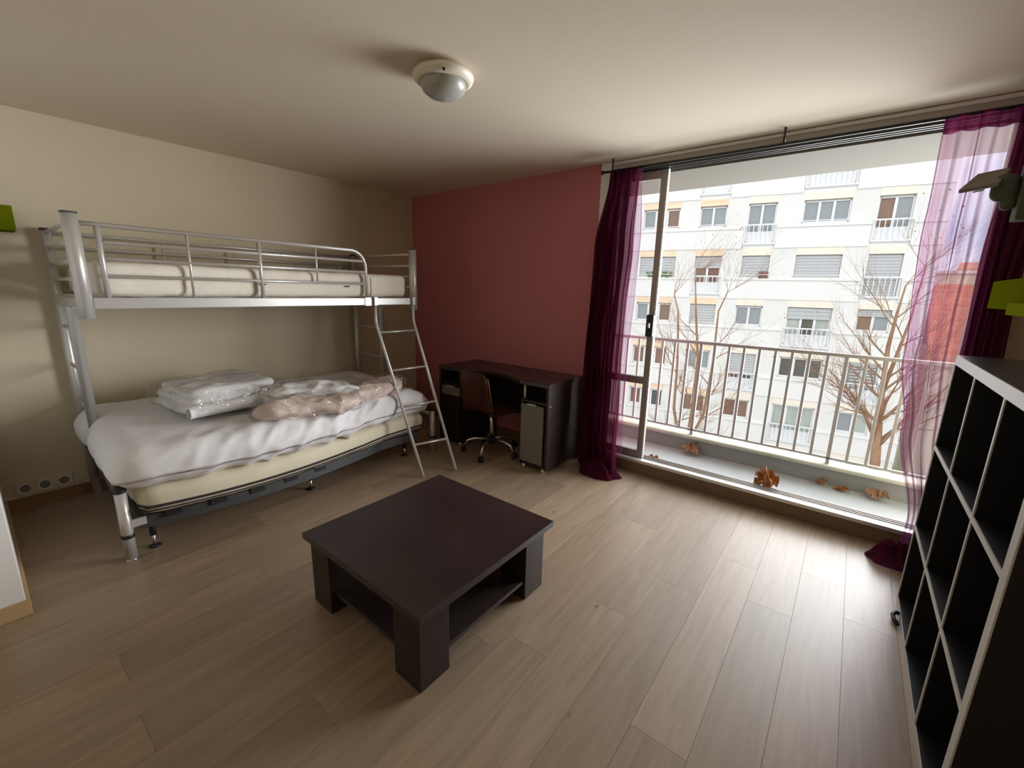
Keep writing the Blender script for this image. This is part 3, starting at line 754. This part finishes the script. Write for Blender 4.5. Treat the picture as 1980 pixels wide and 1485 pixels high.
# ------------------------------------------------------------------ dry leaves on the balcony
def leaf(c, R, seed, label, m, tilt=(0, 0), h=.03):
    r_ = random.Random(seed); n = 5; mb = MB(); pts = []
    for k in range(40):
        a = 2*PI*k/40; lob = .55+.45*abs(math.cos(a*n/2+seed))**.7
        pts.append((a, R*lob*(1+.12*r_.uniform(-1, 1))))
    rings = 7
    def fn(u, v):
        k = int(round(u*40)) % 40; a, rr = pts[k]; r = rr*v
        z = h*(abs(nz((math.cos(a)*v*2.2, math.sin(a)*v*2.2, seed)))*1.8+.55*v*abs(math.sin(a*2.5+seed)))
        x, y = r*math.cos(a), r*math.sin(a)*.8
        return Vector((c[0]+x, c[1]+y, c[2]+.002+z+tilt[0]*x+tilt[1]*y+abs(tilt[0])*R+abs(tilt[1])*R))
    mb.grid(fn, 40, rings); mb.grid(lambda u, v: fn(1-u, v)-Vector((0, 0, .0015)), 40, rings)
    o = mb.build('dry_leaf', m); tag(o, label, 'leaf', 'dry leaves on the balcony')
    MB().tube([(c[0], c[1], c[2]+.012+h*.4), (c[0]-R*.6, c[1]-R*.5, c[2]+.02)], .002, 5).build('stem', m, o)
    return o
leaf((3.80, .205, .04), .085, 3, 'large crumpled orange brown leaf standing against the window track', M['leaf'], (.0, .75), .085)
leaf((2.955, .16, .075), .045, 5, 'small orange leaf at the foot of the glass door leaf', M['leaf'], (.1, .2), .04)
leaf((3.13, .655, .04), .085, 8, 'pale brown leaf leaning on the parapet, left of the big leaf', M['leafpale'], (0, .45), .04)
leaf((4.13, .675, .04), .04, 11, 'small brown leaf by the parapet, right of the big leaf', M['leafpale'], (.1, .2), .03)
leaf((4.26, .655, .04), .05, 13, 'small curled leaf by the parapet, second to the right of the big leaf', M['leaf'], (.1, .1), .02)
leaf((4.47, .645, .04), .07, 17, 'brown leaf by the parapet seen at the edge of the sheer curtain', M['leafpale'], (.1, .3), .03)

# ------------------------------------------------------------------ street and buildings
struct('floor_street', box(-60, 60, 3, 90, -10.9, -10.6), M['street'])
P0 = Vector((2.739, 26.771, 0)); th = math.radians(10.2)
U = Vector((-math.cos(th), -math.sin(th), 0)); Nn = Vector((math.sin(th), -math.cos(th), 0))
ab = thing('apartment_building', 'white apartment block with rows of windows across the street', 'building', P0+Vector((0, 0, -10.6)))
class FB(MB):
    """boxes in facade coordinates: s to the left, d out of the wall, z up"""
    def fbox(s, s0, s1, d0, d1, z0, z1):
        vs = [P0+U*a+Nn*d+Vector((0, 0, z)) for z in (z0, z1) for a, d in ((s0, d0), (s1, d0), (s1, d1), (s0, d1))]
        s.add(vs, [(0,3,2,1),(4,5,6,7),(0,1,5,4),(1,2,6,5),(2,3,7,6),(3,0,4,7)]); return s
def fb(*a): return FB().fbox(*a)
COLS = {'A': (8.2, 10.4, 3), 'B': (5.55, 7.03, 2), 'C': (3.0, 4.43, 2), 'D': (-.41, 1.73, 3), 'E': (-3.0, -1.55, 2)}
SR, SL, ZB, ZT = -4.4, 19.0, -10.6, 11.9
fb(SR, SL, -10, -.28, ZB, ZT).build('wall', M['facade'], ab)
edges = [SR]+[v for k in 'EDCBA' for v in COLS[k][:2]]+[SL]
for a, b in zip(edges[0::2], edges[1::2]): fb(a, b, -.28, 0, ZB, ZT).build('pier', M['facade'], ab)
ROW0 = 7.09; PIT = 2.905
FRENCH = {-1: 'BD', 0: 'CE', 1: 'BE', 2: 'D', 3: 'CE', 4: 'D', 5: ''}
SHUT = {(0,'D'): 0, (1,'A'): 1, (1,'B'): .32, (1,'C'): 1, (1,'D'): 1, (1,'E'): 1, (2,'B'): 1, (2,'D'): .30, (2,'E'): .30, (3,'C'): .62,
        (-1,'A'): .5, (-1,'C'): .6, (5,'A'): .4}
PANE = {(0,'A'): ['paneblue','panedark','panebrown'], (0,'E'): ['panebrown','paneblue'], (1,'B'): ['panebrown','panered'],
        (2,'D'): ['panecurt','panedark','panecurt'], (2,'E'): ['panebrown','paneblue'], (2,'A'): ['paneblue','panebrown','panebrown'],
        (3,'A'): ['panebrown','panered','panebrown'], (3,'D'): ['panedark','panedark','panedark'], (3,'C'): ['panered','panedark'],
        (3,'B'): ['paneblue','paneblue'], (4,'A'): ['panered','panebrown','panedark'], (4,'B'): ['panebrown','panered'],
        (4,'C'): ['panered','panebrown'], (4,'D'): ['panecurt']*3, (4,'E'): ['paneblue','panecurt'], (5,'D'): ['panedark']*3}
for r in range(-1, 6):
    T_ = ROW0-PIT*r
    fr = FRENCH[r]
    # spandrel bands with a sill, broken by the french windows
    cuts = [SR]
    for k in 'EDCBA':
        if k in fr: cuts += [COLS[k][0]-.12, COLS[k][1]+.12]
    cuts.append(SL)
    for a, b in zip(cuts[0::2], cuts[1::2]):
        fb(a, b, 0, .06, T_-PIT+.02, T_-1.78).build('spandrel_panel', M['panel'], ab)
        fb(a, b, 0, .13, T_-1.78, T_-1.70).build('sill_course', M['panel'], ab)
    for k, (s0, s1, n) in COLS.items():
        f_ = k in fr
        wb, wt = (T_-2.55 if f_ else T_-1.60), T_-.42
        fb(s0, s1, -.28, 0, T_-PIT, wb-.0).build('spandrel_panel', M['panel'], ab)
        orange = k in 'AB'
        fb(s0-.02, s1+.02, -.28, .03, T_-.38, T_).build('blind_box', M['lintelorange' if orange else 'lintelcream'], ab)
        wf = FB(); wf.fbox(s0, s0+.07, -.26, -.14, wb, wt); wf.fbox(s1-.07, s1, -.26, -.14, wb, wt)
        wf.fbox(s0, s1, -.26, -.14, wb, wb+.10); wf.fbox(s0, s1, -.26, -.14, wt-.08, wt)
        pwid = (s1-s0-.14)/n
        for i in range(1, n): wf.fbox(s0+.07+pwid*i-.06, s0+.07+pwid*i+.06, -.26, -.13, wb, wt)
        if f_: wf.fbox(s0, s1, -.26, -.15, wb, wb+.62)
        wo = wf.build('window', M['wframe'], ab)
        pl_ = PANE.get((r, k), ['paneblue']*n)
        for i in range(n):
            c_ = pl_[n-1-i]    # lists read left to right in the picture, s grows to the left
            fb(s0+.07+pwid*i, s0+.07+pwid*(i+1), -.24, -.20, wb+.05, wt-.04).build('pane', M[c_], wo)
        sh = SHUT.get((r, k), 0)
        if sh:
            zb = wt-(wt-wb)*sh
            nsl = max(3, int((wt-zb)/.16)); sl = FB()
            for i in range(nsl): sl.fbox(s0+.03, s1-.03, -.12, -.085, zb+(wt-zb)*i/nsl+.012, zb+(wt-zb)*(i+1)/nsl)
            sl.build('roller_shutter', M['shutter'], wo)
        if (r, k) == (3, 'E'):
            sl = FB()
            for i in range(8): sl.fbox(s0+.15, s1-.15, -.17, -.12, wb+.75+i*.17, wb+.84+i*.17)
            sl.build('louvre_shutter', M['shutter'], wo)
        if f_:
            ra_ = fb(s0-.14, s1+.10, .10, .15, T_-1.62, T_-1.54); ra_.fbox(s0-.14, s1+.10, .0, .12, wb-.12, wb-.02)
            nb = int((s1-s0)/.2)
            for i in range(nb+1):
                a = s0-.12+(s1-s0+.2)*i/nb; ra_.fbox(a-.018, a+.018, .11, .14, wb-.05, T_-1.60)
            ra_.build('window_railing', M['wframe'], ab)
        else:
            fb(s0-.1, s1+.1, .13, .17, T_-1.50, T_-1.46).build('window_bar', M['wframe'], ab)
rr_ = random.Random(5)
for (r, k, a0, a1) in ((1, 'A', 8.4, 9.9), (1, 'C', 3.05, 3.4)):
    T_ = ROW0-PIT*r; mb = MB()
    for i in range(26):
        c = P0+U*rr_.uniform(a0, a1)+Nn*.05+Vector((0, 0, T_-1.62+rr_.uniform(0, .28)))
        mb.soft(c-Vector((.09, .05, .06)), c+Vector((.09, .05, .06)), .045, (2, 2, 2))
    mb.build('window_plants', M['plant' if k == 'A' else 'panered'], ab)
fb(SR-.1, SL, -.2, .25, ZT, ZT+.3).build('cornice', M['panel'], ab)

# house with a red tiled roof beyond the right end of the block
hs = thing('red_roof_house', 'house with a red tiled roof seen through the sheer curtain', 'house', (10.5, 33, -10.6))
hx0, hx1 = 7.75, 16.0
box(hx0+.3, hx1-.3, 31.0, 44.0, -10.6, -1.4).build('wall', M['housecream'], hs)
E0, R0 = Vector((0, 30.4, -1.75)), Vector((0, 37.4, 2.55))
slab([(hx0, E0.y, E0.z-.2), (hx1, E0.y, E0.z-.2), (hx1, R0.y, R0.z-.2), (hx0, R0.y, R0.z-.2)], (0, 0, .16)).build('roof', M['rooftile'], hs)
nrow = 15; dv_ = (R0-E0)/nrow
rowm = None
for i in range(nrow):
    a = E0+dv_*i; b = E0+dv_*(i+1.18); ln = .2
    mb = MB(); nseg = 44
    pts = []
    for j in range(nseg*2+1):
        x = hx0+(hx1-hx0)*j/(nseg*2); h = .06*(j % 2)
        pts.append((x, h))
    vs = [(x, a.y, a.z+ln+h) for x, h in pts]+[(x, b.y, b.z+.0+h) for x, h in pts]+[(x, a.y, a.z-.05) for x, h in pts]
    k = len(pts)
    mb.add(vs, [(j, j+1, k+j+1, k+j) for j in range(k-1)]+[(2*k+j, 2*k+j+1, j+1, j) for j in range(k-1)])
    mb.build('tile_row', M['rooftile'], hs)
box(hx0-.1, hx1, 37.0, 44.0, -2, 3.2).build('upper_wall', M['housecream'], hs)
box(hx0-.3, hx1, 36.8, 44.0, 3.2, 3.38).build('parapet', M['white'], hs)
slab([(9.0, 38.0, 3.42), (12.5, 38.0, 3.42), (12.2, 40.5, 4.0), (9.4, 40.5, 4.0)], (0, 0, .1)).build('upper_roof', M['rooftile'], hs)
box(10.15, 10.6, 37.3, 37.8, 3.38, 3.9).build('chimney', M['white'], hs)

# ------------------------------------------------------------------ bare street trees
def tree(name, label, stems, seed, base):
    r_ = random.Random(seed); root = thing(name, label, 'tree', base, 'bare street trees')
    tr = MB(); tw = MB(); lf = MB()
    def branch(p, d, l, r, depth):
        mb = tr if depth <= 1 else tw
        n = 4; pts = [p]; q = p; dd = d.normalized()
        for i in range(n):
            dd = (dd+Vector((r_.uniform(-.16, .16), r_.uniform(-.16, .16), r_.uniform(-.06, .12)))).normalized()
            q = q+dd*(l/n); pts.append(q)
        mb.tube(pts, [r*(1-.55*i/n) for i in range(n+1)], 6 if depth <= 1 else 4, caps=False)
        if depth >= 4:
            if r_.random() < .02:
                c = pts[-1]; e = Vector((r_.uniform(-1,1), r_.uniform(-1,1), r_.uniform(-1,1)))*.035
                lf.add([c, c+e, c+e+Vector((.02, .0, -.04)), c+Vector((.0, .02, -.04))], [(0,1,2,3)])
            return
        for i in range(1, n+1):
            for _ in range(1 if i < n else 2):
                a = r_.uniform(0, 2*PI); s = r_.uniform(.45, .95) if i < n else r_.uniform(.15, .5)
                t = dd.orthogonal().normalized(); b = dd.cross(t)
                nd = dd+(t*math.cos(a)+b*math.sin(a))*s+Vector((0, 0, .12))
                branch(pts[i], nd, l*r_.uniform(.5, .72), r*(1-.55*i/n)*r_.uniform(.5, .68), depth+1)
    for pts, r0, r1 in stems:
        pts = [Vector(p) for p in pts]; k = len(pts)
        tr.tube(pts, [r0+(r1-r0)*i/(k-1) for i in range(k)], 8)
        for i in range(1, k):
            d = pts[i]-pts[i-1]
            for j in range(2 if i < k-1 else 4):
                t = r_.random() if i < k-1 else 1
                a = r_.uniform(0, 2*PI); side = Vector((math.cos(a), math.sin(a)*.6, 0))
                rad = (r0+(r1-r0)*(i-1+t)/(k-1))
                branch(pts[i-1].lerp(pts[i], t), d.normalized()*r_.uniform(.35, .9)+side*.75, r_.uniform(1.0, 1.8)*.8, rad*.5, 1)
    tr.build('trunk', M['bark'], root); tw.build('twigs', M['bark'], root, kind='stuff')
    if lf.v: lf.build('dead_leaves', M['twig'], root, kind='stuff')
tree('street_tree', 'bare leafless tree with several thin stems left of the balcony view', [
    ([(-.45, 14, -10.6), (-.42, 14, -7.5), (-.45, 14, -5.4)], .16, .11),
    ([(-.45, 14, -5.4), (-.35, 14, -3.2), (-.38, 14.1, -1.0), (-.62, 14, .8), (-.80, 14, 2.2)], .085, .02),
    ([(-.45, 14, -5.4), (-1.0, 13.8, -3.0), (-1.05, 13.8, -1.2), (-1.25, 13.9, .8), (-1.45, 13.8, 1.5)], .07, .02),
    ([(-.42, 14, -4.6), (.05, 14.2, -3.1), (.15, 14.2, -1.0), (.12, 14.2, .9), (.35, 14.2, 1.6)], .06, .02)], 11, (-.45, 14, -10.6))
tree('street_tree', 'bare leafless tree with a thick trunk right of the balcony view', [
    ([(5.35, 13.5, -10.6), (5.36, 13.5, -6.5), (5.33, 13.5, -3.5), (5.20, 13.5, -2.2)], .17, .11),
    ([(5.20, 13.5, -2.2), (5.14, 13.5, -1.2), (5.06, 13.5, .1), (5.10, 13.5, 1.1), (5.16, 13.5, 1.9)], .09, .018),
    ([(5.14, 13.5, -1.3), (5.30, 13.6, -.1), (5.42, 13.6, .9), (5.50, 13.6, 2.4)], .06, .015),
    ([(5.28, 13.5, -2.9), (4.80, 13.4, -1.9), (4.35, 13.4, -1.3), (3.7, 13.4, -.7)], .06, .012),
    ([(5.28, 13.5, -3.0), (5.75, 13.4, -2.0), (6.2, 13.4, -1.4), (6.6, 13.4, -.6)], .06, .012)], 23, (5.35, 13.5, -10.6))
